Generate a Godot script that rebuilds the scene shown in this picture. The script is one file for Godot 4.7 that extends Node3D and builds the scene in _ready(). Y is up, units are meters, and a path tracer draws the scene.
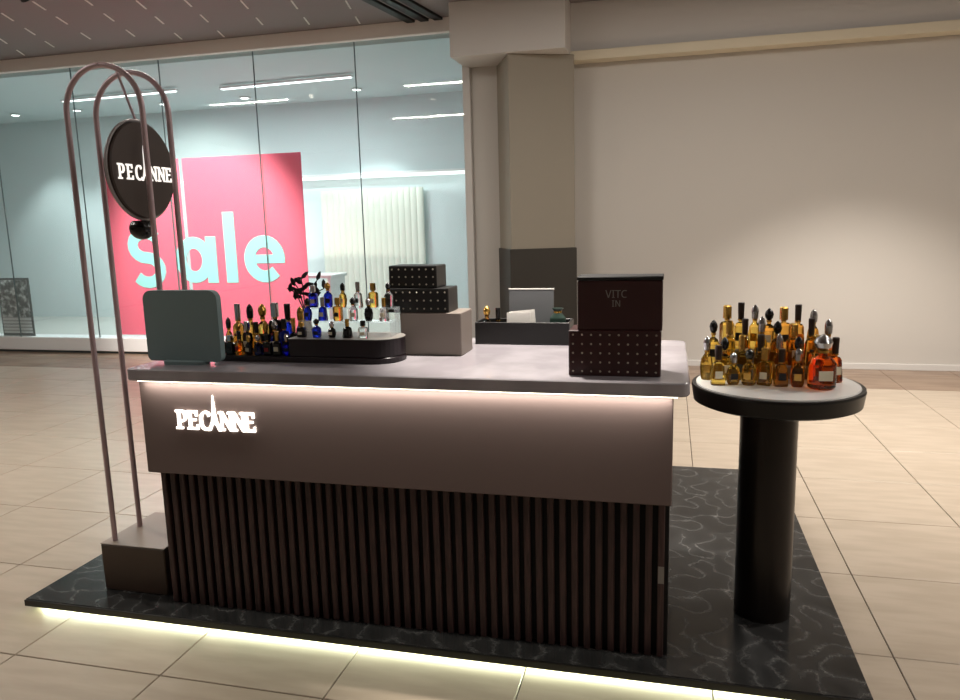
extends Node3D

var M := {}
var mesh_cache := {}
var used := {}

# ---------- helpers ----------
func V(x: float, y: float, d: float) -> Vector3:
	return Vector3(x, y, -d)

func mat(c: Color, rough := 0.6, metal := 0.0) -> StandardMaterial3D:
	var m := StandardMaterial3D.new()
	m.albedo_color = c
	m.roughness = rough
	m.metallic = metal
	return m

func glow(c: Color, e: float) -> StandardMaterial3D:
	var m := mat(c, 0.5)
	m.emission_enabled = true
	m.emission = c
	m.emission_energy_multiplier = e
	return m

func glass(c: Color) -> StandardMaterial3D:
	var m := mat(c, 0.03)
	m.albedo_color.a = 0.0
	m.refraction_enabled = true
	m.refraction_scale = 0.045
	return m

func noise_tex(freq: float, cols: Array, offs: Array, kind := 0, size := 512, seed_n := 3) -> NoiseTexture2D:
	var n := FastNoiseLite.new()
	n.seed = seed_n
	n.frequency = freq
	n.noise_type = FastNoiseLite.TYPE_SIMPLEX_SMOOTH
	if kind == 1:
		n.fractal_type = FastNoiseLite.FRACTAL_RIDGED
		n.fractal_octaves = 1
		n.domain_warp_enabled = true
		n.domain_warp_amplitude = 110.0
		n.domain_warp_frequency = 0.006
	else:
		n.fractal_octaves = 5
	var g := Gradient.new()
	g.offsets = PackedFloat32Array(offs)
	g.colors = PackedColorArray(cols)
	var t := NoiseTexture2D.new()
	t.width = size
	t.height = size
	t.seamless = true
	t.noise = n
	t.color_ramp = g
	return t

func tri(m: StandardMaterial3D, tex: Texture2D, scale: Vector3) -> StandardMaterial3D:
	m.albedo_color = Color.WHITE
	m.albedo_texture = tex
	m.uv1_triplanar = true
	m.uv1_world_triplanar = true
	m.uv1_scale = scale
	return m

func numbered(called: String) -> String:
	if not used.has(called):
		used[called] = 0
		return called
	used[called] += 1
	return "%s_%03d" % [called, used[called]]

func tag(o: Node, label: String, category: String, group := "", kind := "") -> Node:
	if label != "":
		o.set_meta("label", label)
	if category != "":
		o.set_meta("category", category)
	if group != "":
		o.set_meta("group", group)
	if kind != "":
		o.set_meta("kind", kind)
	return o

func thing(called: String, at: Vector3, label: String, category: String, group := "", turn := 0.0) -> Node3D:
	var o := Node3D.new()
	o.name = numbered(called)
	add_child(o)
	o.position = at
	o.rotation.y = turn
	tag(o, label, category, group)
	return o

func part(called: String, mesh: Mesh, m: Material, parent: Node, at := Vector3.ZERO, turn := Vector3.ZERO) -> MeshInstance3D:
	var o := MeshInstance3D.new()
	o.name = numbered(called) if parent == self else called
	o.mesh = mesh
	o.material_override = m
	parent.add_child(o, true)
	o.position = at
	o.rotation = turn
	return o

func struct(called: String, mesh: Mesh, m: Material, at := Vector3.ZERO, label := "", category := "") -> MeshInstance3D:
	var o := part(called, mesh, m, self, at)
	tag(o, label, category, "", "structure")
	return o

func tri3(st: SurfaceTool, a: Vector3, b: Vector3, c: Vector3, n: Vector3) -> void:
	var k := (b - a).cross(c - a)
	st.set_normal(n.normalized())
	# clockwise front faces
	if k.dot(n) > 0.0:
		st.add_vertex(a); st.set_normal(n.normalized()); st.add_vertex(c); st.set_normal(n.normalized()); st.add_vertex(b)
	else:
		st.add_vertex(a); st.set_normal(n.normalized()); st.add_vertex(b); st.set_normal(n.normalized()); st.add_vertex(c)

func quad(st: SurfaceTool, a: Vector3, b: Vector3, c: Vector3, d: Vector3, n: Vector3) -> void:
	tri3(st, a, b, c, n)
	tri3(st, a, c, d, n)

# chamfered box centred on the origin
func cbox(sx: float, sy: float, sz: float, bevel := 0.002) -> ArrayMesh:
	var key := "%f/%f/%f/%f" % [sx, sy, sz, bevel]
	if mesh_cache.has(key):
		return mesh_cache[key]
	var b := minf(bevel, minf(sx, minf(sy, sz)) * 0.45)
	var h := Vector3(sx, sy, sz) * 0.5
	var i := h - Vector3(b, b, b)
	var st := SurfaceTool.new()
	st.begin(Mesh.PRIMITIVE_TRIANGLES)
	for ax in 3:
		var u := (ax + 1) % 3
		var w := (ax + 2) % 3
		for s in [-1.0, 1.0]:
			var n := Vector3.ZERO
			n[ax] = s
			var q: Array[Vector3] = []
			for e in [[-1, -1], [1, -1], [1, 1], [-1, 1]]:
				var p := Vector3.ZERO
				p[ax] = s * h[ax]; p[u] = e[0] * i[u]; p[w] = e[1] * i[w]
				q.append(p)
			quad(st, q[0], q[1], q[2], q[3], n)
		for s in [-1.0, 1.0]:
			for t in [-1.0, 1.0]:
				var n := Vector3.ZERO
				n[u] = s; n[w] = t
				var a := Vector3.ZERO; a[ax] = -i[ax]; a[u] = s * h[u]; a[w] = t * i[w]
				var c := Vector3.ZERO; c[ax] = i[ax]; c[u] = s * h[u]; c[w] = t * i[w]
				var d := Vector3.ZERO; d[ax] = i[ax]; d[u] = s * i[u]; d[w] = t * h[w]
				var e := Vector3.ZERO; e[ax] = -i[ax]; e[u] = s * i[u]; e[w] = t * h[w]
				quad(st, a, c, d, e, n)
	for sx1 in [-1.0, 1.0]:
		for sy1 in [-1.0, 1.0]:
			for sz1 in [-1.0, 1.0]:
				tri3(st, Vector3(sx1 * h.x, sy1 * i.y, sz1 * i.z), Vector3(sx1 * i.x, sy1 * h.y, sz1 * i.z), Vector3(sx1 * i.x, sy1 * i.y, sz1 * h.z), Vector3(sx1, sy1, sz1))
	var m := st.commit()
	mesh_cache[key] = m
	return m

# box given by its ranges in x, y and depth, returned as [mesh, centre]
func span(x0: float, x1: float, y0: float, y1: float, d0: float, d1: float, bevel := 0.003) -> Array:
	return [cbox(x1 - x0, y1 - y0, d1 - d0, bevel), V((x0 + x1) / 2, (y0 + y1) / 2, (d0 + d1) / 2)]

func pbox(called: String, m: Material, parent: Node, x0: float, x1: float, y0: float, y1: float, d0: float, d1: float, bevel := 0.003) -> MeshInstance3D:
	var s := span(x0, x1, y0, y1, d0, d1, bevel)
	return part(called, s[0], m, parent, s[1] - (parent as Node3D).position)

# stacked rings [y, half x, half z, squareness]; each band has its own smoothing
func loft(rings: Array, n := 28) -> ArrayMesh:
	var key := str(rings) + str(n)
	if mesh_cache.has(key):
		return mesh_cache[key]
	var st := SurfaceTool.new()
	st.begin(Mesh.PRIMITIVE_TRIANGLES)
	var pts := []
	for r in rings:
		var row := []
		for k in n:
			var a := TAU * (k + 0.5) / n
			var e: float = 2.0 / float(r[3])
			row.append(Vector3(signf(cos(a)) * pow(absf(cos(a)), e) * r[1], r[0], signf(sin(a)) * pow(absf(sin(a)), e) * r[2]))
		pts.append(row)
	for j in rings.size() - 1:
		st.set_smooth_group(j + 1)
		for k in n:
			var k2 := (k + 1) % n
			var a: Vector3 = pts[j][k]
			var b: Vector3 = pts[j][k2]
			var c: Vector3 = pts[j + 1][k2]
			var d: Vector3 = pts[j + 1][k]
			st.add_vertex(a); st.add_vertex(b); st.add_vertex(c)
			st.add_vertex(a); st.add_vertex(c); st.add_vertex(d)
	for e in [0, rings.size() - 1]:
		st.set_smooth_group(100 + e)
		var c := Vector3(0, rings[e][0], 0)
		for k in n:
			var a: Vector3 = pts[e][k]
			var b: Vector3 = pts[e][(k + 1) % n]
			if e == 0:
				st.add_vertex(c); st.add_vertex(b); st.add_vertex(a)
			else:
				st.add_vertex(c); st.add_vertex(a); st.add_vertex(b)
	st.generate_normals()
	var m := st.commit()
	mesh_cache[key] = m
	return m

# round bar swept along points
func tube(points: Array, r: float, n := 10) -> ArrayMesh:
	var st := SurfaceTool.new()
	st.begin(Mesh.PRIMITIVE_TRIANGLES)
	var rows := []
	var up := Vector3(0, 0, 1)
	for i in points.size():
		var p: Vector3 = points[i]
		var a: Vector3 = points[maxi(i - 1, 0)]
		var b: Vector3 = points[mini(i + 1, points.size() - 1)]
		var t := (b - a).normalized()
		var u := up - t * up.dot(t)
		if u.length() < 0.05:
			u = Vector3(1, 0, 0) - t * t.x
		u = u.normalized()
		var w := t.cross(u)
		var row := []
		for k in n:
			var an := TAU * k / n
			row.append([p + (u * cos(an) + w * sin(an)) * r, u * cos(an) + w * sin(an)])
		rows.append(row)
	for i in points.size() - 1:
		for k in n:
			var k2 := (k + 1) % n
			var v4 := [rows[i][k], rows[i][k2], rows[i + 1][k2], rows[i + 1][k]]
			for t3 in [[0, 1, 2], [0, 2, 3]]:
				var a3: Vector3 = v4[t3[0]][0]
				var fn: Vector3 = (v4[t3[1]][0] - a3).cross(v4[t3[2]][0] - a3)
				var order: Array = t3 if fn.dot(v4[t3[0]][1] + v4[t3[2]][1]) < 0.0 else [t3[0], t3[2], t3[1]]
				for q in order:
					st.set_normal(v4[q][1]); st.add_vertex(v4[q][0])
	for e in [0, points.size() - 1]:
		var dirn: Vector3 = points[1] - points[0] if e == 0 else points[e - 1] - points[e]
		for k in n:
			tri3(st, points[e], rows[e][k][0], rows[e][(k + 1) % n][0], -dirn)
	return st.commit()

# polygon in (x, depth) raised from y0 to y1 with a small chamfer on both rims
func raise_poly(poly: PackedVector2Array, y0: float, y1: float, ch := 0.003) -> ArrayMesh:
	var st := SurfaceTool.new()
	st.begin(Mesh.PRIMITIVE_TRIANGLES)
	var inner: PackedVector2Array = poly
	var off := Geometry2D.offset_polygon(poly, -ch)
	var c := Vector2.ZERO
	for p in poly:
		c += p / poly.size()
	inner = PackedVector2Array()
	for p in poly:
		inner.append(p + (c - p).normalized() * ch)
	for e in [[y0, Vector3.DOWN], [y1, Vector3.UP]]:
		var ids := Geometry2D.triangulate_polygon(inner)
		for k in range(0, ids.size(), 3):
			tri3(st, V(inner[ids[k]].x, e[0], inner[ids[k]].y), V(inner[ids[k + 1]].x, e[0], inner[ids[k + 1]].y), V(inner[ids[k + 2]].x, e[0], inner[ids[k + 2]].y), e[1])
	for k in poly.size():
		var k2 := (k + 1) % poly.size()
		var mid := (poly[k] + poly[k2]) / 2 - c
		var ed := poly[k2] - poly[k]
		var nn := Vector2(ed.y, -ed.x).normalized()
		if nn.dot(mid) < 0:
			nn = -nn
		var n3 := Vector3(nn.x, 0, -nn.y)
		quad(st, V(poly[k].x, y0 + ch, poly[k].y), V(poly[k2].x, y0 + ch, poly[k2].y), V(poly[k2].x, y1 - ch, poly[k2].y), V(poly[k].x, y1 - ch, poly[k].y), n3)
		quad(st, V(poly[k].x, y1 - ch, poly[k].y), V(poly[k2].x, y1 - ch, poly[k2].y), V(inner[k2].x, y1, inner[k2].y), V(inner[k].x, y1, inner[k].y), n3 + Vector3.UP)
		quad(st, V(poly[k].x, y0 + ch, poly[k].y), V(poly[k2].x, y0 + ch, poly[k2].y), V(inner[k2].x, y0, inner[k2].y), V(inner[k].x, y0, inner[k].y), n3 + Vector3.DOWN)
	return st.commit()

func round_rect(x0: float, x1: float, d0: float, d1: float, radii: Array) -> PackedVector2Array:
	var out := PackedVector2Array()
	var cs := [[x0, d0, 1, 1, 180.0], [x1, d0, -1, 1, 270.0], [x1, d1, -1, -1, 0.0], [x0, d1, 1, -1, 90.0]]
	for i in 4:
		var r: float = radii[i]
		var cx: float = cs[i][0] + cs[i][2] * r
		var cy: float = cs[i][1] + cs[i][3] * r
		for k in 9:
			var a := deg_to_rad(cs[i][4] + k * 90.0 / 8)
			out.append(Vector2(cx + r * cos(a), cy + r * sin(a)))
	return out

# flat outline in (x, y) with thickness along z
func plate(poly: PackedVector2Array, t: float) -> ArrayMesh:
	var st := SurfaceTool.new()
	st.begin(Mesh.PRIMITIVE_TRIANGLES)
	var ids := Geometry2D.triangulate_polygon(poly)
	for s in [-1.0, 1.0]:
		for k in range(0, ids.size(), 3):
			tri3(st, Vector3(poly[ids[k]].x, poly[ids[k]].y, s * t / 2), Vector3(poly[ids[k + 1]].x, poly[ids[k + 1]].y, s * t / 2), Vector3(poly[ids[k + 2]].x, poly[ids[k + 2]].y, s * t / 2), Vector3(0, 0, s))
	var cw := Geometry2D.is_polygon_clockwise(poly)
	for k in poly.size():
		var a := poly[k]
		var b := poly[(k + 1) % poly.size()]
		var n := Vector2((b - a).y, -(b - a).x)
		if cw:
			n = -n
		quad(st, Vector3(a.x, a.y, -t / 2), Vector3(b.x, b.y, -t / 2), Vector3(b.x, b.y, t / 2), Vector3(a.x, a.y, t / 2), Vector3(n.x, n.y, 0))
	return st.commit()

# flat stroke of constant width along a 2D line
func ribbon(pts: Array, w: float, t: float) -> ArrayMesh:
	var st := SurfaceTool.new()
	st.begin(Mesh.PRIMITIVE_TRIANGLES)
	var L := []
	var R := []
	var closed: bool = pts[0].distance_to(pts[-1]) < 0.001
	for i in pts.size():
		var a: Vector2 = pts[maxi(i - 1, 0)]
		var b: Vector2 = pts[mini(i + 1, pts.size() - 1)]
		if closed and (i == 0 or i == pts.size() - 1):
			a = pts[-2]; b = pts[1]
		var n := (b - a).normalized().orthogonal() * w / 2
		L.append(pts[i] + n)
		R.append(pts[i] - n)
	for i in pts.size() - 1:
		for z in [-t / 2, t / 2]:
			quad(st, Vector3(L[i].x, L[i].y, z), Vector3(L[i + 1].x, L[i + 1].y, z), Vector3(R[i + 1].x, R[i + 1].y, z), Vector3(R[i].x, R[i].y, z), Vector3(0, 0, z))
		for side in [[L, R], [R, L]]:
			var p: Vector2 = side[0][i]
			var q: Vector2 = side[0][i + 1]
			var o: Vector2 = p - side[1][i]
			quad(st, Vector3(p.x, p.y, -t / 2), Vector3(q.x, q.y, -t / 2), Vector3(q.x, q.y, t / 2), Vector3(p.x, p.y, t / 2), Vector3(o.x, o.y, 0))
	for e in [0, pts.size() - 1]:
		var o: Vector2 = pts[0] - pts[1] if e == 0 else pts[-1] - pts[-2]
		quad(st, Vector3(L[e].x, L[e].y, -t / 2), Vector3(R[e].x, R[e].y, -t / 2), Vector3(R[e].x, R[e].y, t / 2), Vector3(L[e].x, L[e].y, t / 2), Vector3(o.x, o.y, 0))
	return st.commit()

func letter(ch: String, h: float, depth: float, serif := true, bold := 0.6) -> TextMesh:
	var f := SystemFont.new()
	f.font_names = PackedStringArray(["Droid Serif" if serif else "Droid Sans"])
	var fv := FontVariation.new()
	fv.base_font = f
	fv.variation_embolden = bold
	var t := TextMesh.new()
	t.font = fv
	t.font_size = 64
	t.pixel_size = h / 46.0
	t.depth = depth
	t.text = ch
	t.curve_step = 1.0
	return t

# the shop's seven letters; the middle A is a tall pointed tower
func logo(parent: Node, m: Material, width: float, h: float, depth: float, spire: float, serif := true) -> void:
	var xs := [-0.44, -0.29, -0.13, 0.0, 0.15, 0.31, 0.45]
	var word := "PECANNE"
	for i in 7:
		if i == 3:
			var w := h * 0.40
			var pl := PackedVector2Array([Vector2(-w, -h / 2), Vector2(-w * 0.45, h * 0.02), Vector2(-w * 0.22, h * 0.5), Vector2(-w * 0.14, spire * 0.72), Vector2(0, spire), Vector2(w * 0.14, spire * 0.72), Vector2(w * 0.22, h * 0.5), Vector2(w * 0.45, h * 0.02), Vector2(w, -h / 2), Vector2(w * 0.62, -h / 2), Vector2(w * 0.3, -h * 0.22), Vector2(0, -h * 0.12), Vector2(-w * 0.3, -h * 0.22), Vector2(-w * 0.62, -h / 2)])
			part("letter", plate(pl, depth), m, parent, Vector3(0, 0, depth / 2))
		else:
			var lt := part("letter", letter(word[i], h, depth, serif), m, parent, Vector3(xs[i] * width, 0, depth / 2))
			lt.scale = Vector3(0.86, 1.0, 1.0)

# ---------- bottles ----------
func bottle(kind: int, h: float, w: float, gm: Material, cm: Material, at: Vector3, turn: float, label: String, group: String, lm: Material = null) -> Node3D:
	var t := thing("perfume_bottle", at, label, "bottle", group, turn)
	var r := w / 2
	match kind:
		0: # square flask, square cap
			part("body", loft([[0, r * .9, r * .62, 6], [.006, r, r * .7, 6], [h * .56, r, r * .7, 6], [h * .62, r * .8, r * .55, 5], [h * .64, r * .34, r * .34, 2], [h * .68, r * .34, r * .34, 2]], 24), gm, t)
			part("collar", loft([[h * .665, r * .4, r * .4, 2], [h * .70, r * .4, r * .4, 2]], 16), M.gold, t)
			part("cap", loft([[h * .70, r * .52, r * .5, 6], [h * .97, r * .52, r * .5, 6], [h, r * .44, r * .42, 5]], 20), cm, t)
		1: # round column, ball stopper
			part("body", loft([[0, r * .86, r * .86, 2], [.006, r, r, 2], [h * .46, r, r, 2], [h * .56, r * .72, r * .72, 2], [h * .61, r * .3, r * .3, 2], [h * .68, r * .3, r * .3, 2]], 24), gm, t)
			part("collar", loft([[h * .66, r * .42, r * .42, 2], [h * .71, r * .42, r * .42, 2]], 16), M.gold, t)
			part("cap", loft([[h * .71, r * .3, r * .3, 2], [h * .76, r * .56, r * .56, 2], [h * .85, r * .68, r * .68, 2], [h * .93, r * .52, r * .52, 2], [h * .975, r * .26, r * .26, 2], [h, r * .06, r * .06, 2]], 20), cm, t)
		2: # flat oval flask, domed cap
			part("body", loft([[0, r * .7, r * .45, 2.4], [.008, r * .86, r * .55, 2.4], [h * .3, r, r * .62, 2.6], [h * .5, r * .82, r * .55, 2.4], [h * .6, r * .36, r * .34, 2], [h * .66, r * .3, r * .3, 2]], 28), gm, t)
			part("collar", loft([[h * .64, r * .38, r * .38, 2], [h * .69, r * .38, r * .38, 2]], 16), M.gold, t)
			part("cap", loft([[h * .69, r * .5, r * .5, 2], [h * .86, r * .56, r * .56, 2], [h * .94, r * .42, r * .42, 2], [h, r * .1, r * .1, 2]], 20), cm, t)
		3: # tapered with a tall cylinder cap
			part("body", loft([[0, r * .95, r * .8, 4], [.005, r, r * .86, 4], [h * .5, r * .8, r * .7, 4], [h * .56, r * .62, r * .56, 3], [h * .58, r * .34, r * .34, 2], [h * .62, r * .34, r * .34, 2]], 24), gm, t)
			part("collar", loft([[h * .61, r * .46, r * .46, 2], [h * .645, r * .46, r * .46, 2]], 16), M.gold, t)
			part("cap", loft([[h * .645, r * .44, r * .44, 2], [h * .98, r * .5, r * .5, 2], [h, r * .44, r * .44, 2]], 20), cm, t)
	if lm != null:
		var dz: float = [0.7, 1.0, 0.62, 0.80][kind]
		part("label_plate", cbox(w * .5, h * .18, .002, .0005), lm, t, Vector3(0, h * .27, r * dz + 0.0012))
	return t

func make_materials() -> void:
	M.plaster = mat(Color(0.76, 0.74, 0.715), 0.85)
	M.fascia = mat(Color(0.80, 0.785, 0.77), 0.8)
	M.pale = mat(Color(0.92, 0.89, 0.87), 0.7)
	M.trim = mat(Color(0.86, 0.82, 0.73), 0.7)
	M.white = mat(Color(0.9, 0.9, 0.9), 0.45)
	M.ceiling = mat(Color(0.52, 0.485, 0.485), 0.8)
	M.slot = mat(Color(0.86, 0.84, 0.82), 0.6)
	M.black = mat(Color(0.02, 0.02, 0.022), 0.6)
	M.pillar = mat(Color(0.58, 0.55, 0.50), 0.8)
	M.dado = mat(Color(0.20, 0.185, 0.165), 0.5)
	M.grout = mat(Color(0.30, 0.26, 0.23), 0.9)
	var tc := [Color(0.645, 0.59, 0.525), Color(0.665, 0.61, 0.545), Color(0.685, 0.63, 0.565)]
	M.tiles = []
	for i in 3:
		var mm := tri(mat(Color.WHITE, 0.3), noise_tex(0.012, [tc[0], tc[1], tc[2]], [0.25, 0.5, 0.75], 0, 512, 11 + i), Vector3(0.35, 0.35, 1.8))
		M.tiles.append(mm)
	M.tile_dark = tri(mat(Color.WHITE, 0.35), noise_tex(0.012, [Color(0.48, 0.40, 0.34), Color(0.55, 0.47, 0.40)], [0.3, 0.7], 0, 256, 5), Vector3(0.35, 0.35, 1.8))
	M.marble = tri(mat(Color.WHITE, 0.16), noise_tex(0.0045, [Color(0.13, 0.13, 0.13), Color(0.18, 0.18, 0.18), Color(0.23, 0.23, 0.23), Color(0.50, 0.49, 0.48)], [0.0, 0.7, 0.972, 0.998], 1, 1024, 8), Vector3(1.3, 1.3, 1.3))
	M.marble_side = mat(Color(0.05, 0.045, 0.04), 0.35)
	M.panel = mat(Color(0.42, 0.355, 0.345), 0.6)
	M.body = mat(Color(0.04, 0.035, 0.035), 0.8)
	M.slats = []
	for i in 3:
		M.slats.append(tri(mat(Color.WHITE, 0.55), noise_tex(0.02, [Color(0.20, 0.125, 0.125), Color(0.27, 0.175, 0.17)], [0.3, 0.7], 0, 256, 20 + i), Vector3(14, 1.2, 14)))
	M.counter = tri(mat(Color.WHITE, 0.16), noise_tex(0.01, [Color(0.60, 0.58, 0.60), Color(0.66, 0.64, 0.66)], [0.3, 0.7], 0, 256, 31), Vector3(1.2, 1.2, 1.2))
	M.rose = mat(Color(0.74, 0.65, 0.67), 0.38, 0.3)
	M.sign = mat(Color(0.23, 0.185, 0.17), 0.45)
	M.sign_white = glow(Color(1.0, 0.98, 0.95), 0.5)
	M.stand = mat(Color(0.27, 0.21, 0.17), 0.5)
	M.stand_top_lit = mat(Color(0.56, 0.50, 0.45), 0.4)  # paler than the base: light from above put into the colour
	M.logo = glow(Color(1.0, 0.97, 0.93), 1.2)
	M.led = glow(Color(0.94, 1.0, 0.84), 2.0)
	M.led_warm = glow(Color(1.0, 0.97, 0.88), 3.0)
	M.lamp = glow(Color(1.0, 0.95, 0.87), 4.0)
	M.added_lamp_bar = glow(Color(1.0, 0.96, 0.9), 2.0)
	M.lamp_cool = glow(Color(0.93, 1.0, 1.0), 4.0)
	M.ring = mat(Color(0.85, 0.84, 0.82), 0.4)
	M.gold = mat(Color(0.83, 0.66, 0.34), 0.25, 1.0)
	M.silver = mat(Color(0.75, 0.75, 0.76), 0.2, 1.0)
	M.cap_black = mat(Color(0.03, 0.028, 0.03), 0.25)
	M.cap_brown = mat(Color(0.16, 0.09, 0.05), 0.3)
	M.label_cream = mat(Color(0.88, 0.84, 0.74), 0.6)
	M.label_dark = mat(Color(0.10, 0.08, 0.08), 0.5)
	M.label_red = mat(Color(0.55, 0.06, 0.08), 0.5)
	M.g_yellow = glass(Color(0.97, 0.83, 0.40))
	M.g_amber = glass(Color(0.96, 0.72, 0.32))
	M.g_orange = glass(Color(0.98, 0.50, 0.20))
	M.g_clear = glass(Color(0.93, 0.95, 0.95))
	M.g_blue = glass(Color(0.12, 0.22, 0.85))
	M.g_dark = mat(Color(0.05, 0.035, 0.04), 0.12)
	M.table_white = mat(Color(0.86, 0.855, 0.845), 0.12)
	M.column = mat(Color(0.16, 0.14, 0.13), 0.3, 0.5)
	M.rim = mat(Color(0.62, 0.60, 0.60), 0.35, 0.3)
	M.plum = mat(Color(0.10, 0.06, 0.085), 0.35)
	M.taupe = mat(Color(0.50, 0.46, 0.43), 0.5)
	M.wine = mat(Color(0.20, 0.07, 0.075), 0.4)
	M.ebony = mat(Color(0.065, 0.06, 0.062), 0.4)
	M.print_grey = mat(Color(0.52, 0.50, 0.48), 0.5)
	M.stud = mat(Color(0.72, 0.68, 0.62), 0.3, 0.7)
	M.grey = mat(Color(0.42, 0.43, 0.44), 0.4)
	M.chair = mat(Color(0.47, 0.55, 0.56), 0.7)
	M.pink = mat(Color(0.97, 0.11, 0.41), 0.5)
	M.teal = mat(Color(0.60, 0.95, 0.93), 0.5)
	M.pane = mat(Color(0.80, 0.92, 0.93, 0.10), 0.02)
	M.pane.transparency = BaseMaterial3D.TRANSPARENCY_ALPHA
	M.joint = mat(Color(0.30, 0.34, 0.35), 0.5)
	M.shop_wall = mat(Color(0.80, 0.845, 0.85), 0.85)
	M.shop_floor = mat(Color(0.62, 0.62, 0.60), 0.4)
	M.curtain = mat(Color(0.86, 0.87, 0.82), 0.9)
	M.acrylic = mat(Color(0.9, 0.95, 0.97, 0.16), 0.05)
	M.acrylic.transparency = BaseMaterial3D.TRANSPARENCY_ALPHA
	M.green = mat(Color(0.03, 0.16, 0.12), 0.5)
	M.leaf = mat(Color(0.09, 0.035, 0.04), 0.6)
	M.paper = mat(Color(0.88, 0.87, 0.85), 0.8)

# ---------- lamps ----------
func downlight(x: float, d: float, y: float, e: float, ang: float, col: Color, label: String, group: String, cool := false) -> void:
	var t := thing("downlight", V(x, y, d), label, "lamp", group)
	part("trim_ring", loft([[-.012, .07, .07, 2], [0, .085, .085, 2]], 24), M.ring, t)
	part("lamp_disc", loft([[-.016, .05, .05, 2], [-.013, .055, .055, 2]], 20), M.lamp_cool if cool else M.lamp, t)
	var s := SpotLight3D.new()
	s.name = "beam"
	s.light_color = col
	s.light_energy = e
	s.spot_angle = ang
	s.spot_angle_attenuation = 0.6
	s.spot_range = 14.0
	s.spot_attenuation = 2.0
	s.light_size = 0.05
	s.shadow_enabled = true
	t.add_child(s)
	s.position = Vector3(0, -0.03, 0)
	s.rotation_degrees = Vector3(-90, 0, 0)

func area(parent: Node, at: Vector3, sx: float, sy: float, e: float, col: Color, rot: Vector3) -> void:
	var a := AreaLight3D.new()
	a.name = "glow_light"
	a.area_size = Vector2(sx, sy)
	a.light_energy = e
	a.light_color = col
	a.area_range = 14.0
	a.area_attenuation = 2.0
	a.shadow_enabled = true
	parent.add_child(a, true)
	a.position = at
	a.rotation_degrees = rot

func _ready() -> void:
	# camera
	var cam := Camera3D.new()
	cam.name = "camera"
	add_child(cam)
	cam.transform = Transform3D(Basis(Vector3(0.969286, -0.025729, -0.244586), Vector3(-0.016292, 0.985611, -0.168245), Vector3(0.245395, 0.167062, 0.954920)), Vector3(0, 1.5, 0))
	cam.fov = 50.35
	cam.near = 0.05
	cam.current = true
	# environment
	var we := WorldEnvironment.new()
	var env := Environment.new()
	env.background_mode = Environment.BG_COLOR
	env.background_color = Color(0.02, 0.02, 0.02)
	env.tonemap_mode = Environment.TONE_MAPPER_LINEAR
	env.tonemap_exposure = 1.9
	env.sdfgi_enabled = true
	env.ssao_enabled = true
	env.ssil_enabled = true
	we.environment = env
	we.name = "world_environment"
	add_child(we)
	make_materials()
	lamps()
	shell()
	shopfront()
	kiosk()
	sign_stand()
	round_table()
	counter_goods()

func added_linear_lamp(x: float, d: float, e: float, label: String) -> void:  # unseen lamps added to give the hall and upper walls ambient light
	var t := thing("added_linear_lamp", V(x, 3.6, d), label, "lamp", "added unseen linear lamps for ambient light")
	part("frame", cbox(1.5, 0.014, 0.09, 0.003), M.ring, t, Vector3(0, -0.007, 0))
	part("light_strip", cbox(1.46, 0.006, 0.06, 0.001), M.added_lamp_bar, t, Vector3(0, -0.0165, 0))
	area(t, Vector3(0, -0.022, 0), 1.44, 0.05, e, Color(1.0, 0.975, 0.94), Vector3(-90, 0, 0))

func added_poster_spot(at: Vector3, aim: Vector3, e: float, ang: float, label: String) -> void:  # unseen spot added to brighten the window posters
	var t := thing("added_poster_spot", at, label, "lamp", "added unseen spots for the pink posters")
	part("stem", loft([[0.06, .012, .012, 2], [0.14, .012, .012, 2]], 12), M.black, t)
	var b := Basis.looking_at(aim - at, Vector3.UP)
	var can := part("can", loft([[-0.09, .04, .04, 2], [0.07, .045, .045, 2]], 24), M.black, t)
	can.basis = b * Basis(Vector3.RIGHT, -PI / 2)
	var ds := part("lamp_disc", loft([[0.071, .036, .036, 2], [0.074, .034, .034, 2]], 20), M.lamp, t)
	ds.basis = can.basis
	var s := SpotLight3D.new()
	s.name = "beam"
	s.light_color = Color(1.0, 0.96, 0.92)
	s.light_energy = e
	s.spot_angle = ang
	s.spot_angle_attenuation = 0.6
	s.spot_range = 14.0
	s.spot_attenuation = 2.0
	s.light_size = 0.04
	s.shadow_enabled = true
	t.add_child(s)
	s.basis = b
	s.position = (aim - at).normalized() * 0.09

func lamps() -> void:
	var warm := Color(1.0, 0.965, 0.92)
	var g := "recessed ceiling lamps of the mall"
	downlight(1.65, 6.05, 3.59, 10.0, 45.0, warm, "recessed ceiling lamp close to the beige wall", g)
	downlight(-0.5, 2.85, 3.59, 10.0, 17.0, warm, "recessed ceiling lamp above the right half of the counter", g)
	downlight(2.2, 3.6, 3.59, 3.0, 50.0, warm, "recessed ceiling lamp right of the round table", g)
	downlight(-3.9, 3.3, 3.59, 3.0, 50.0, warm, "recessed ceiling lamp left of the sign stand", g)
	added_poster_spot(V(-5.1, 3.44, 5.3), V(-5.3, 1.25, 7.9), 13.0, 27.0, "added unseen black spot brightening the pink posters")
	added_linear_lamp(-6.8, 4.2, 3.0, "added linear ceiling lamp farthest to the left")
	added_linear_lamp(-3.2, 4.6, 3.6, "added linear ceiling lamp over the floor left of the counter")
	added_linear_lamp(0.3, 5.2, 2.6, "added linear ceiling lamp between counter and beige wall")
	added_linear_lamp(3.2, 4.2, 3.2, "added linear ceiling lamp right of the round table")
	added_linear_lamp(2.8, 1.0, 2.2, "added linear ceiling lamp right of the camera")
	added_linear_lamp(-4.6, 1.4, 2.2, "added linear ceiling lamp left of the camera")

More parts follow.
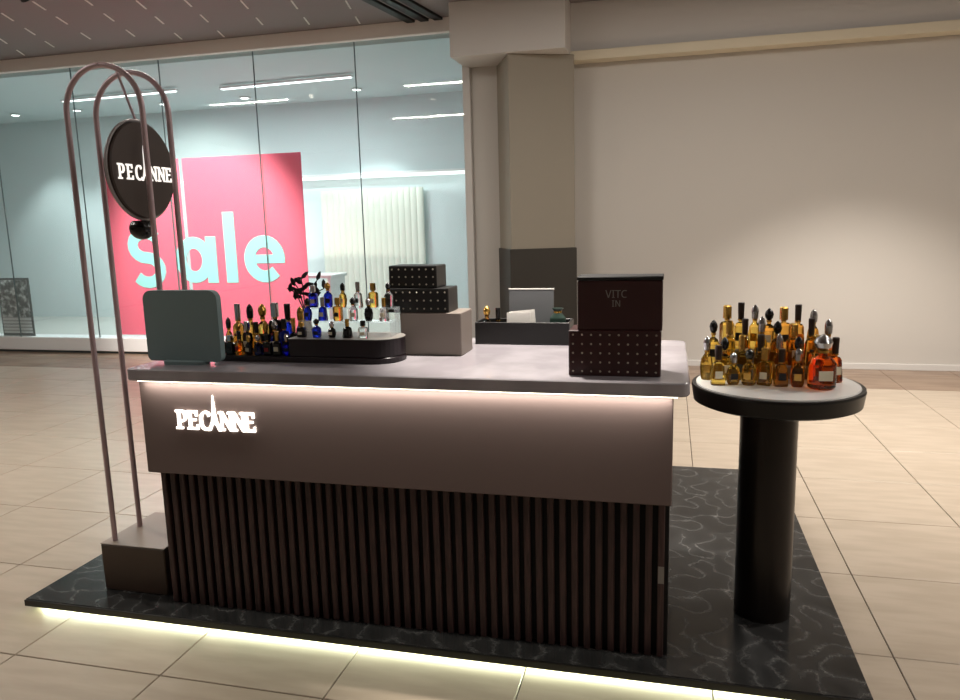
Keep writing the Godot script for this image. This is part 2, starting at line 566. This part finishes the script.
func shell() -> void:
	# floor: grout bed with separate tiles
	var fl := Node3D.new()
	fl.name = "floor"
	add_child(fl)
	tag(fl, "large pale beige floor tiles of the mall", "floor", "", "structure")
	pbox("grout_bed", M.grout, fl, -11, 6, -0.12, -0.006, -4, 8.2, 0.001)
	var rng := RandomNumberGenerator.new()
	rng.seed = 7
	var tile := cbox(0.606, 0.02, 0.616, 0.002)
	for j in range(-8, 8):
		var d := 3.225 + 0.62 * (j + 0.5)
		for i in range(-17, 8):
			var x := 0.765 + 0.61 * (i + 0.5)
			var near := d > 0.8 and x > -1.12 * d - 1.3 and x < 0.36 * d + 1.4 and d < 7.9
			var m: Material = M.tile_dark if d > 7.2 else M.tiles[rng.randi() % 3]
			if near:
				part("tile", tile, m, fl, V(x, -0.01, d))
	# the rest of the tiles, out of view
	var st := SurfaceTool.new()
	st.begin(Mesh.PRIMITIVE_TRIANGLES)
	for j in range(-12, 8):
		var d := 3.225 + 0.62 * (j + 0.5)
		for i in range(-19, 9):
			var x := 0.765 + 0.61 * (i + 0.5)
			if not (d > 0.8 and x > -1.12 * d - 1.3 and x < 0.36 * d + 1.4) and d < 7.9:
				st.append_from(tile, 0, Transform3D(Basis(), V(x, -0.01, d)))
	tag(part("outer_tiles", st.commit(), M.tiles[0], fl), "", "", "", "stuff")
	# ceiling
	var s := span(-11, 6, 3.6, 3.75, -4, 8.2, 0.001)
	var ce := struct("ceiling", s[0], M.ceiling, s[1], "brown-grey ceiling with short pale slots", "ceiling")
	for ln in [[-7.285, 7.41, 0.55, [6.38, 6.9, 7.41]], [-5.655, 6.0, 0.4, [5.0, 5.5, 6.0, 6.47, 7.04]], [-4.779, 6.28, 0.366, [5.2, 5.75, 6.28, 6.78, 7.38]], [-3.895, 6.59, 0.306, [5.5, 6.03, 6.59, 7.15]], [-2.991, 6.92, 0.25, [5.8, 6.38, 6.92, 7.45]], [-5.25, 6.28, 0.38, [5.5, 6.02, 6.53, 7.1]], [-4.36, 6.4, 0.33, [5.6, 6.35, 6.87, 7.45]], [-3.45, 6.7, 0.28, [6.2, 6.75, 7.3]], [-6.45, 6.7, 0.47, [6.2, 6.7, 7.2]]]:
		for d0 in ln[3]:
			var dm: float = d0 + 0.13
			var sl := part("slot", cbox(0.016, 0.008, 0.27, 0.001), M.slot, ce, V(ln[0] - ln[2] * (dm - ln[1]), 3.598, dm) - ce.position)
			sl.rotation.y = atan(ln[2])
	# black recess with louvres
	for k in 3:
		var o := part("louvre", cbox(0.09, 0.03, 1.15, 0.004), M.black, ce, V(-2.72 + 0.15 * k, 3.59, 7.28) - ce.position)
		o.rotation.y = -0.14
	# outer walls of the hall
	s = span(-11.2, -11, 0, 3.6, -4, 8.2, 0.001)
	struct("wall_left", s[0], M.plaster, s[1], "beige hall wall far to the left", "wall")
	s = span(6, 6.2, 0, 3.6, -4, 8.2, 0.001)
	struct("wall_right", s[0], M.plaster, s[1], "beige hall wall far to the right", "wall")
	s = span(-11, 6, 0, 3.6, -4.2, -4, 0.001)
	struct("wall_front", s[0], M.plaster, s[1], "beige hall wall behind the camera", "wall")
	s = span(-2.09, 6, 0, 3.6, 7.85, 8.05, 0.001)
	struct("wall_back", s[0], M.plaster, s[1], "plain beige wall behind the round table", "wall")
	s = span(-1.0, 6, 3.14, 3.6, 7.72, 7.85, 0.004)
	struct("trim_1", s[0], M.fascia, s[1], "grey fascia above the beige wall", "trim")
	s = span(-1.0, 6, 3.05, 3.14, 7.66, 7.85, 0.004)
	struct("trim_2", s[0], M.trim, s[1], "pale cornice strip under the grey fascia", "trim")
	s = span(-11, -2.0, 3.46, 3.6, 7.78, 7.86, 0.004)
	struct("trim_3", s[0], M.pale, s[1], "pale strip between ceiling and shop window", "trim")
	s = span(-0.95, 6, 0, 0.06, 7.835, 7.85, 0.002)
	struct("baseboard_back", s[0], M.fascia, s[1], "low grey skirting under the beige wall", "baseboard")
	# pillar with its light upper casing and dark lower cladding
	var pl := Node3D.new()
	pl.name = "pillar"
	add_child(pl)
	pl.position = V(-1.37, 0, 7.78)
	pl.rotation.y = 0.42
	tag(pl, "square grey pillar with dark lower cladding behind the counter", "pillar", "", "structure")
	part("shaft", cbox(0.66, 3.1, 0.66, 0.006), M.pillar, pl, Vector3(0, 1.55, 0))
	part("cladding", cbox(0.69, 1.24, 0.69, 0.006), M.dado, pl, Vector3(0, 0.62, 0))
	s = span(-2.1, -0.98, 3.1, 3.6, 7.3, 7.9, 0.004)
	struct("trim_4", s[0], M.fascia, s[1], "light bulkhead box on top of the pillar", "trim")
	s = span(-2.12, -2.04, 0, 3.5, 7.8, 7.9, 0.004)
	struct("trim_5", s[0], M.fascia, s[1], "light upright frame at the right end of the shop window", "trim")

func shopfront() -> void:
	var w := Node3D.new()
	w.name = "window_1"
	add_child(w)
	tag(w, "tall shop window of frameless glass panes", "shop window", "", "structure")
	var x0 := -2.11
	for k in 7:
		var a := x0 - 1.22 * (k + 1)
		pbox("pane", M.pane, w, a + 0.004, a + 1.216, 0.2, 3.46, 7.86, 7.872, 0.001)
		pbox("joint", M.joint, w, a - 0.004, a + 0.004, 0.2, 3.46, 7.858, 7.874, 0.001)
	pbox("ledge", M.white, w, -10.9, -2.1, 0.03, 0.2, 7.84, 8.1, 0.006)
	pbox("plinth", M.joint, w, -10.9, -2.1, 0.0, 0.03, 7.87, 8.1, 0.002)
	# room behind the glass
	var s := span(-13, -1.6, -0.1, 0.03, 8.1, 11.3, 0.001)
	struct("floor_shop", s[0], M.shop_floor, s[1], "grey floor inside the shop", "floor")
	s = span(-13, -1.6, 3.46, 3.6, 8.05, 11.3, 0.001)
	struct("ceiling_shop", s[0], M.shop_wall, s[1], "white ceiling inside the shop", "ceiling")
	s = span(-13, -1.6, 0, 3.5, 11.2, 11.4, 0.001)
	struct("wall_shop_back", s[0], M.shop_wall, s[1], "pale wall at the back of the shop", "wall")
	s = span(-13.2, -13, 0, 3.5, 8.05, 11.3, 0.001)
	struct("wall_shop_left", s[0], M.shop_wall, s[1], "pale side wall inside the shop at left", "wall")
	s = span(-2.0, -1.8, 0, 3.5, 8.05, 11.3, 0.001)
	struct("wall_shop_right", s[0], M.shop_wall, s[1], "pale side wall inside the shop at right", "wall")
	# lit shelf and pleated curtain on the back wall
	var sh := thing("lit_shelf", V(-5.3, 2.28, 11.1), "long glowing wall shelf inside the shop", "shelf")
	part("board", cbox(5.2, 0.03, 0.2, 0.004), M.white, sh, Vector3(0, 0.03, 0))
	part("light_strip", cbox(5.1, 0.05, 0.02, 0.002), glow(Color(0.95, 1, 0.98), 0.7), sh, Vector3(0, -0.012, 0.06))
	area(sh, Vector3(0, -0.05, 0.085), 5.0, 0.04, 0.3, Color(0.93, 1, 0.99), Vector3(-60, 0, 0))
	var cu := thing("curtain", V(-3.75, 0.03, 11.12), "pale pleated curtain inside the shop beside the posters", "curtain")
	for k in 17:
		part("fold", loft([[0, .06, .03, 2], [2.05, .06, .03, 2]], 12), M.curtain, cu, Vector3(-1.6 + k * 0.1, 0, 0))
	# linear ceiling lamps and downlights of the shop
	for k in 2:
		var bar := thing("linear_lamp", V(-7.6 + 2.6 * k, 3.42, 9.4), ["long white lamp bar under the shop ceiling, left one", "long white lamp bar under the shop ceiling, right one"][k], "lamp", "lamp bars in the shop", -0.06)
		part("housing", cbox(2.0, 0.03, 0.07, 0.004), M.white, bar, Vector3.ZERO)
		part("light_strip", cbox(1.96, 0.012, 0.05, 0.002), glow(Color(0.94, 1, 1), 2.0), bar, Vector3(0, -0.02, 0))
		area(bar, Vector3(0, -0.03, 0), 1.9, 0.05, 4.0, Color(0.92, 1.0, 1.0), Vector3(-90, 0, 0))
	var names := ["leftmost", "second", "third", "fourth", "fifth"]
	var xs := [-10.4, -9.2, -7.6, -6.2, -4.4]
	for k in 5:
		downlight(xs[k], 10.4, 3.45, 2.6, 44.0, Color(0.93, 1.0, 0.99), "small bright downlight in the shop ceiling, %s from the left" % names[k], "shop downlights", true)
	# posters and the word across them
	var le_root := thing("sale_lettering", V(-5.4, 0.885, 7.888), "big pale teal letters spelling Sale across the pink posters", "lettering")
	for k in 2:
		var xr: Array = [[-6.74, -5.65], [-5.60, -4.06]][k]
		var p := thing("sale_poster", V((xr[0] + xr[1]) / 2, 0.24, 7.90), ["narrow plain pink poster behind the round sign", "wide plain pink poster in the shop window, right of another"][k], "poster", "pink posters in the shop window")
		part("sheet", cbox(xr[1] - xr[0], 2.11, 0.012, 0.002), M.pink, p, Vector3(0, 1.055, 0))
	for k in 2:
		var p := le_root
		if k == 0:
			var sp := []
			for q in 13:
				var a := deg_to_rad(35.0 + q * 235.0 / 12)
				sp.append(Vector2(0.185 * cos(a), 0.165 + 0.15 * sin(a)))
			for q in 13:
				var a := deg_to_rad(90.0 - q * 235.0 / 12)
				sp.append(Vector2(0.185 * cos(a), -0.135 + 0.15 * sin(a)))
			part("letter", ribbon(sp, 0.14, 0.012), M.teal, p, V(-6.20, 1.18, 7.888) - p.position)
		else:
			var ring_a := []
			for q in 33:
				var a := TAU * q / 32
				ring_a.append(Vector2(0.18 * cos(a), 0.205 * sin(a)))
			var la := part("letter", ribbon(ring_a, 0.14, 0.012), M.teal, p, V(-5.54, 1.16, 7.888) - p.position)
			part("stem", ribbon([Vector2(0.24, -0.275), Vector2(0.24, 0.275)], 0.14, 0.012), M.teal, la, Vector3(0, 0, 0.0005))
			part("letter", ribbon([Vector2(0, 0), Vector2(0, 0.83)], 0.15, 0.012), M.teal, p, V(-5.04, 0.885, 7.888) - p.position)
			var ee := []
			ee.append(Vector2(-0.19, 0.0))
			ee.append(Vector2(0.26, 0.0))
			var le := part("letter", ribbon(ee, 0.10, 0.012), M.teal, p, V(-4.60, 1.16, 7.888) - p.position)
			var arc := []
			for q in 25:
				var a := deg_to_rad(-3.0 + q * 318.0 / 24)
				arc.append(Vector2(0.195 * cos(a), 0.205 * sin(a)))
			part("curve", ribbon(arc, 0.14, 0.012), M.teal, le, Vector3(0, 0, 0.0005))
	# small framed print at the far left
	var fp := thing("framed_print", V(-8.32, 0.2, 7.95), "small black and white framed print at the far left of the window", "picture")
	part("frame", cbox(0.5, 0.76, 0.02, 0.003), M.label_dark, fp, Vector3(0, 0.38, 0))
	var img := Image.create(64, 96, false, Image.FORMAT_RGB8)
	var n := FastNoiseLite.new()
	n.seed = 4
	n.frequency = 0.07
	for y in 96:
		for x in 64:
			var v := clampf(0.4 + n.get_noise_2d(x, y) * 0.9, 0.05, 0.9)
			if y > 66:
				v = 0.82 if (y % 6) > 2 else 0.6
			img.set_pixel(x, y, Color(v, v, v))
	var pm := mat(Color.WHITE, 0.5)
	pm.albedo_texture = ImageTexture.create_from_image(img)
	var qm := QuadMesh.new()
	qm.size = Vector2(0.46, 0.70)
	part("print", qm, pm, fp, Vector3(0, 0.385, 0.0115))
	# white display table in the shop
	var dt := thing("display_table", V(-4.75, 0.03, 9.2), "low white display table inside the shop", "table")
	part("table_top", cbox(0.95, 0.04, 0.5, 0.004), M.white, dt, Vector3(0, 0.84, 0))
	for sx in [-0.43, 0.43]:
		part("leg", cbox(0.04, 0.82, 0.45, 0.004), M.white, dt, Vector3(sx, 0.41, 0))

func kiosk() -> void:
	# platform
	var p := thing("platform", V(-0.97, 0, 3.1), "low black marble platform with white veins under the counter", "platform")
	pbox("slab", M.marble, p, -2.51, 0.62, 0.022, 0.05, 2.262, 4.4, 0.002)
	pbox("edge_front", M.marble_side, p, -2.512, 0.622, 0.021, 0.047, 2.256, 2.2625, 0.001)
	pbox("plinth", M.black, p, -2.47, 0.56, 0.0, 0.022, 2.31, 4.3, 0.001)
	pbox("led_strip", M.led, p, -2.47, 0.56, 0.012, 0.02, 2.302, 2.31, 0.001)
	area(p, V(-0.97, 0.016, 2.30) - p.position, 3.0, 0.01, 0.30, Color(0.95, 1.0, 0.86), Vector3(-6, 180, 0))
	# counter
	var c := thing("display_counter", V(-0.95, 0.05, 2.7), "long brown slatted sales counter with lit letters and grey top", "counter")
	pbox("body", M.body, c, -1.91, 0.012, 0.05, 0.965, 2.385, 3.08, 0.002)
	pbox("fascia_panel", M.panel, c, -1.915, 0.018, 0.60, 0.955, 2.32, 2.386, 0.004)
	pbox("side_panel", M.panel, c, 0.0125, 0.018, 0.60, 0.955, 2.386, 3.08, 0.001)
	var n := 47
	var sl := cbox(0.0215, 0.551, 0.024, 0.003)
	for k in n:
		var x := -1.902 + (1.902 + 0.008) * (k + 0.5) / n
		part("slat", sl, M.slats[(k * 7) % 3], c, V(x, 0.05 + 0.276, 2.373) - c.position)
	part("sticker", cbox(0.019, 0.06, 0.001, 0.0003), M.print_grey, c, V(-0.012, 0.345, 2.3598) - c.position)
	part("counter_top", raise_poly(round_rect(-1.935, 0.066, 2.28, 3.12, [0.02, 0.035, 0.035, 0.02]), 0.965, 1.008, 0.004), M.counter, c, -c.position)
	pbox("led_strip", M.led_warm, c, -1.9, 0.03, 0.959, 0.965, 2.296, 2.304, 0.001)
	area(c, V(-0.935, 0.957, 2.30) - c.position, 1.9, 0.01, 0.22, Color(1.0, 0.985, 0.93), Vector3(-90, 0, 0))
	var lg := Node3D.new()
	lg.name = "logo"
	c.add_child(lg)
	lg.position = V(-1.603, 0.812, 2.3195) - c.position
	tag(lg, "glowing white letters with a tall tower-shaped A", "")
	logo(lg, M.logo, 0.315, 0.068, 0.008, 0.1)

func dome_rings() -> Array:
	var out := []
	for k in 11:
		var a := -PI / 2 * 0.95 + k * 0.14 * PI / 2 * 1.05
		out.append([-0.02 + 0.042 * sin(a), 0.046 * cos(a), 0.046 * cos(a), 2])
	return out

func sign_stand() -> void:
	var s := thing("sign_stand", V(-2.12, 0.05, 2.57), "rose-gold double hoop stand carrying a dark round sign", "sign stand")
	pbox("base", M.stand, s, -2.245, -1.945, 0.05, 0.246, 2.40, 2.74, 0.004)
	pbox("base_top_lit", M.stand_top_lit, s, -2.245, -1.945, 0.246, 0.25, 2.40, 2.74, 0.001)  # thin sheet carrying the painted lit tone of the top face
	for d in [2.44, 2.59]:
		var pts := []
		pts.append(V(-2.205, 0.25, d))
		pts.append(V(-2.205, 1.0, d))
		for k in 25:
			var a := PI - PI * k / 24.0
			pts.append(V(-2.04 + 0.165 * cos(a), 1.945 + 0.165 * sin(a), d))
		pts.append(V(-1.875, 1.5, d))
		pts.append(V(-1.875, 1.008, d))
		for i in pts.size():
			pts[i] -= s.position
		part("hoop", tube(pts, 0.0105, 12), M.rose, s)
	# round sign, facing along the counter
	var g := part("sign_disc", loft([[-0.017, .176, .176, 2], [-0.013, .181, .181, 2], [0.013, .181, .181, 2], [0.017, .176, .176, 2]], 56), M.sign, s, V(-1.974, 1.735, 2.527) - s.position, Vector3(0, 0, -PI / 2))
	var ring := TorusMesh.new()
	ring.inner_radius = 0.179
	ring.outer_radius = 0.191
	ring.rings = 56
	ring.ring_segments = 10
	part("rim", ring, M.rim, g)
	var lg := Node3D.new()
	lg.name = "sign_letters"
	s.add_child(lg)
	lg.position = V(-1.957, 1.722, 2.527) - s.position
	lg.rotation.y = PI / 2
	tag(lg, "white letters with a tall tower-shaped A", "")
	logo(lg, M.sign_white, 0.30, 0.054, 0.003, 0.105)
	part("bracket", loft(dome_rings(), 28), M.cap_black, s, V(-1.974, 1.535, 2.50) - s.position)
	part("hanger", tube([Vector3(0, 0, 0.01), Vector3(0, 0, 0.19)], 0.006, 8), M.rose, s, V(-2.04, 2.11, 2.615) - s.position)
	part("hanger", tube([Vector3.ZERO, Vector3(0.066, -0.195, 0)], 0.005, 8), M.rose, s, V(-2.04, 2.11, 2.527) - s.position)

func round_table() -> void:
	var t := thing("round_table", V(0.37, 0.05, 2.75), "tall round table with thick dark rim and dark column", "table")
	var y := 0.87
	part("table_top", loft([[y - 0.07, .262, .262, 2], [y - 0.062, .280, .280, 2], [y - 0.012, .287, .287, 2], [y - 0.004, .285, .285, 2]], 64), M.marble_side, t)
	part("top_sheet", loft([[y - 0.004, .272, .272, 2], [y, .270, .270, 2]], 64), M.table_white, t)
	part("column", loft([[0.0, .098, .098, 2], [y - 0.07, .098, .098, 2]], 40), M.column, t, Vector3(-0.018, 0, 0))
	# bottles in three rows
	var ord := ["first", "second", "third", "fourth", "fifth", "sixth", "seventh", "eighth", "ninth"]
	var gm := [M.g_yellow, M.g_amber, M.g_orange]
	var gn := ["yellow", "amber", "orange"]
	var sn := ["square", "round", "oval", "tapered"]
	var caps := [M.gold, M.cap_brown, M.silver, M.cap_black]
	var cn := ["gold", "brown", "silver", "black"]
	var labs := [M.label_cream, M.label_dark, M.gold]
	var rng := RandomNumberGenerator.new()
	rng.seed = 5
	var low_step := thing("step_block", V(0.355, 0.92, 2.85), "low taupe step block under second bottle row on table", "riser")
	pbox("block", M.taupe, low_step, 0.135, 0.575, 0.92, 0.965, 2.815, 2.888, 0.002)
	var high_step := thing("step_block", V(0.362, 0.92, 2.927), "taller taupe step block under back bottle row on table", "riser")
	pbox("block", M.taupe, high_step, 0.19, 0.535, 0.92, 1.01, 2.889, 2.965, 0.002)
	var rows := [["back row", 2.927, 0.212, 0.513, 7, 0.165, 0.09], ["second row", 2.852, 0.16, 0.55, 8, 0.165, 0.045], ["third row", 2.775, 0.135, 0.565, 8, 0.16, 0.0], ["front row", 2.70, 0.17, 0.43, 6, 0.13, 0.0]]
	for ri in 4:
		var r: Array = rows[ri]
		for i in int(r[4]):
			var x: float = lerpf(r[2], r[3], i / float(r[4] - 1))
			var k: int = (i * 3 + ri) % 4
			var ci: int = (i * 5 + ri * 3) % 4
			var gi := 0 if x < 0.36 else (1 if x < 0.54 else 2)
			bottle(k, r[5] + rng.randf_range(-.018, .014), 0.048 + rng.randf_range(-.004, .002), gm[gi], caps[ci], V(x, 0.92 + r[6], r[1] + rng.randf_range(-.012, .012)), rng.randf_range(-.5, .5), "%s %s perfume bottle with %s cap, %s from left in %s on table" % [gn[gi], sn[k], cn[ci], ord[i], r[0]], "perfume bottles on the round table", labs[(i + ri) % 3])
	bottle(1, 0.185, 0.09, M.g_orange, M.silver, V(0.505, 0.92, 2.68), 0.1, "largest orange round-shouldered bottle at the right front of the table", "perfume bottles on the round table", M.label_cream)

func counter_goods() -> void:
	var top := 1.008
	# long dark tray with rounded right end
	var tr := thing("display_tray", V(-1.31, top, 2.6), "long thin dark plum tray lying on the counter", "tray")
	var poly := round_rect(-1.70, -0.95, 2.47, 2.665, [0.03, 0.09, 0.09, 0.03])
	part("tray_body", raise_poly(poly, 0.0, 0.022, 0.003), M.plum, tr, -Vector3(tr.position.x, 0, tr.position.z))
	var rb := thing("raised_block", V(-1.16, top + 0.022, 2.57), "dark plum block with rounded right end standing on the tray", "riser")
	part("block", raise_poly(round_rect(-1.37, -0.952, 2.473, 2.662, [0.004, 0.088, 0.088, 0.004]), 0.0, 0.066, 0.003), M.plum, rb, -Vector3(rb.position.x, 0, rb.position.z))
	part("edge_line", raise_poly(round_rect(-1.372, -0.95, 2.471, 2.664, [0.004, 0.09, 0.09, 0.004]), 0.066, 0.068, 0.0005), M.print_grey, rb, -Vector3(rb.position.x, 0, rb.position.z))
	var ty := top + 0.09
	# acrylic two-step riser on the tray
	var ac := thing("acrylic_riser", V(-1.13, ty, 2.60), "clear acrylic two-step shelf on the plum block", "riser")
	pbox("shelf", M.acrylic, ac, -1.365, -0.99, ty + 0.05, ty + 0.056, 2.55, 2.60, 0.001)
	pbox("shelf", M.acrylic, ac, -1.365, -0.99, ty + 0.095, ty + 0.101, 2.60, 2.65, 0.001)
	for x in [-1.365, -0.995]:
		pbox("side", M.acrylic, ac, x, x + 0.005, ty, ty + 0.05, 2.55, 2.60, 0.001)
		pbox("side", M.acrylic, ac, x, x + 0.005, ty, ty + 0.095, 2.60, 2.65, 0.001)
	var ord := ["first", "second", "third", "fourth", "fifth", "sixth", "seventh", "eighth", "ninth", "tenth"]
	var rng := RandomNumberGenerator.new()
	rng.seed = 12
	var gms := [M.g_amber, M.g_dark, M.g_yellow, M.g_clear, M.g_blue, M.g_dark]
	var gns := ["amber", "dark", "yellow", "clear", "blue", "black"]
	var caps := [M.gold, M.cap_black, M.silver]
	var cns := ["gold", "black", "silver"]
	var sn := ["square", "round", "oval", "tapered"]
	var low := top + 0.022
	var names := ["front", "middle", "back"]
	for ri in 3:
		for i in [8, 8, 6][ri]:
			var k: int = (i * 3 + ri + 1) % 4
			var ci: int = (i * 2 + ri) % 3
			var gi: int = [[1, 5, 0, 1, 4, 5, 1, 4], [0, 2, 1, 0, 5, 4, 4, 1], [0, 2, 2, 1, 4, 4, 5, 4]][ri][i]
			bottle(k, [0.085, 0.125, 0.175][ri] + rng.randf_range(-.01, .012), [0.034, 0.036, 0.05][ri], gms[gi], caps[ci], V(-1.672 + i * [0.04, 0.04, 0.055][ri], low, [2.50, 2.56, 2.63][ri]), rng.randf_range(-.4, .4), "small %s %s tester bottle with %s cap, %s from left in %s row of tray" % [gns[gi], sn[k], cns[ci], ord[i], names[ri]], "tester bottles on the low end of the tray", [M.label_cream, M.label_dark, M.label_red][(i + ri) % 3])
	for ri in 3:
		for i in 6:
			var k: int = (i + ri * 2) % 4
			var ci: int = (i + ri) % 3
			var gi: int = [[1, 4, 1, 5, 3, 1], [4, 4, 0, 3, 1, 3], [4, 4, 2, 3, 2, 3]][ri][i]
			var yy: float = [ty, ty + 0.056, ty + 0.101][ri]
			if ri == 0 and i == 5:
				continue
			bottle(k, [0.062, 0.085, 0.09][ri] + rng.randf_range(-.006, .008), 0.034, gms[gi], caps[ci], V(-1.335 + i * 0.062, yy, [2.515, 2.575, 2.627][ri]), rng.randf_range(-.3, .3), "%s %s tester with %s cap, %s from left on %s" % [gns[gi], sn[k], cns[ci], ord[i], ["plum block edge", "lower clear shelf", "upper clear shelf"][ri]], "testers on the raised end of the tray", [M.label_cream, M.label_dark][(i + ri) % 2])
	# dark sprigs in a vase behind the bottles
	var vs := thing("dried_sprigs", V(-1.42, top, 2.72), "dark dried sprigs in a slim black vase behind the bottles", "plant")
	part("vase", loft([[0, .022, .022, 2], [.05, .03, .03, 2], [.16, .014, .014, 2], [.17, .018, .018, 2]], 20), M.cap_black, vs)
	for i in 5:
		var a := -0.9 + 0.45 * i
		var tip := Vector3(sin(a) * 0.11, 0.185 + 0.11 * cos(a), 0.02 * (i % 3 - 1))
		var stem := part("stem", tube([Vector3(0, 0.15, 0), tip * 0.5 + Vector3(0, 0.11, 0), tip], 0.0025, 6), M.leaf, vs)
		for j in 4:
			var f := 0.55 + 0.15 * j
			var lf := part("leaf", loft([[0, .001, .001, 2], [.012, .010, .0015, 2], [.03, .008, .0015, 2], [.04, .001, .001, 2]], 8), M.leaf, stem, Vector3(0, 0.15, 0).lerp(tip, f))
			lf.rotation = Vector3(0.2, 0.3 * j, a + (0.8 if j % 2 == 0 else -0.8))
	# taupe riser with two black boxes
	var rs := thing("display_riser", V(-0.88, top, 2.74), "plain taupe riser block beside the dark tray", "riser")
	pbox("block", M.taupe, rs, -1.0, -0.757, top, 1.172, 2.67, 2.83, 0.003)
	gift_box(V(-0.93, 1.172, 2.74), 0.25, 0.093, 0.13, 0.0, "flat black studded gift box lying on the taupe riser", 9, 3, M.ebony)
	gift_box(V(-0.945, 1.265, 2.74), 0.195, 0.085, 0.11, -0.05, "smaller black studded gift box on top of another box", 7, 3, M.ebony)
	# two stacked boxes at the front edge
	gift_box(V(-0.168, top, 2.43), 0.29, 0.148, 0.13, 0.0, "dark wine-red studded box at the front edge of the counter", 10, 5, M.wine)
	var ub := thing("perfume_box", V(-0.152, top + 0.148, 2.43), "tall plain dark box with faint lettering stacked on the studded box", "box")
	part("carton", cbox(0.264, 0.158, 0.12, 0.003), M.wine, ub, Vector3(0, 0.079, 0))
	part("lid", cbox(0.268, 0.012, 0.124, 0.002), M.black, ub, Vector3(0, 0.164, 0))
	var l1 := part("lettering", letter("VITC", 0.024, 0.001, false, 0.0), M.print_grey, ub, Vector3(-0.01, 0.115, 0.0605))
	var l2 := part("lettering", letter("IN", 0.02, 0.001, false, 0.0), M.print_grey, ub, Vector3(-0.01, 0.085, 0.0605))
	# dark organiser with odds and ends at the back of the counter
	var og := thing("organiser_box", V(-0.58, top, 3.02), "low dark organiser box at the back of the counter", "box")
	pbox("floor_panel", M.ebony, og, -0.777, -0.386, top, top + 0.006, 2.95, 3.09, 0.001)
	pbox("front_panel", M.ebony, og, -0.777, -0.386, top + 0.006, top + 0.092, 2.95, 2.958, 0.001)
	pbox("back_panel", M.ebony, og, -0.777, -0.386, top + 0.006, top + 0.092, 3.082, 3.09, 0.001)
	pbox("end_panel", M.ebony, og, -0.777, -0.769, top + 0.006, top + 0.092, 2.958, 3.082, 0.001)
	pbox("end_panel", M.ebony, og, -0.394, -0.386, top + 0.006, top + 0.092, 2.958, 3.082, 0.001)
	var tb := thing("tablet", V(-0.56, top + 0.03, 3.06), "grey tablet leaning upright in the dark organiser", "tablet")
	var bk := part("back", cbox(0.19, 0.19, 0.008, 0.003), M.grey, tb, Vector3(0, 0.095, 0), Vector3(-0.08, 0, 0))
	part("edge", cbox(0.192, 0.006, 0.01, 0.001), M.paper, bk, Vector3(0, 0.093, 0))
	bottle(1, 0.15, 0.045, M.g_amber, M.gold, V(-0.735, top + 0.006, 2.99), 0.2, "amber bottle standing in the left end of the organiser", "bottles in the organiser", M.label_cream)
	bottle(3, 0.14, 0.042, M.g_orange, M.cap_black, V(-0.69, top + 0.006, 3.0), -0.2, "orange bottle standing beside the tablet in the organiser", "bottles in the organiser", M.label_dark)
	var gp := thing("pouch", V(-0.44, top + 0.006, 3.0), "dark green cloth pouch standing in the organiser", "pouch")
	part("bag", loft([[0, .03, .022, 3], [.04, .038, .028, 2.5], [.10, .032, .022, 2.3], [.125, .014, .012, 2], [.14, .024, .014, 2]], 22), M.green, gp)
	part("cord", loft([[.121, .017, .015, 2], [.128, .017, .015, 2]], 16), M.gold, gp)
	var pp := thing("paper_stack", V(-0.60, top + 0.006, 2.985), "white folded papers sticking out of the organiser", "paper")
	for k in 3:
		part("sheet", cbox(0.10, 0.12 + 0.008 * k, 0.0015, 0.0004), M.paper, pp, Vector3(0.01 * k, 0.062, -0.006 * k), Vector3(-0.1, 0.05 * k, 0.04 * k))
	# grey rounded screen at the left end
	var sc := thing("counter_screen", V(-1.76, top, 2.405), "dark grey screen with rounded corners at the counter's left end", "screen")
	part("housing", plate(round_rect(-0.157, 0.157, 0.012, 0.278, [0.02, 0.02, 0.035, 0.035]), 0.028), M.chair, sc)
	part("foot", loft([[0, .09, .03, 4], [0.012, .09, .03, 4], [0.016, .08, .025, 4]], 24), M.chair, sc)

func gift_box(at: Vector3, w: float, h: float, dp: float, turn: float, label: String, nx: int, ny: int, bm: Material) -> void:
	var b := thing("gift_box", at, label, "box", "", turn)
	part("carton", cbox(w, h, dp, 0.003), bm, b, Vector3(0, h / 2, 0))
	var st := SurfaceTool.new()
	st.begin(Mesh.PRIMITIVE_TRIANGLES)
	var dot := loft([[0, .0035, .0035, 2], [.002, .002, .002, 2]], 8)
	for i in nx:
		for j in ny:
			st.append_from(dot, 0, Transform3D(Basis(Vector3.RIGHT, PI / 2), Vector3((i + 0.5) / nx * w - w / 2, (j + 0.5) / ny * h, dp / 2)))
	tag(part("studs", st.commit(), M.stud, b), "rows of tiny pale studs", "", "", "stuff")
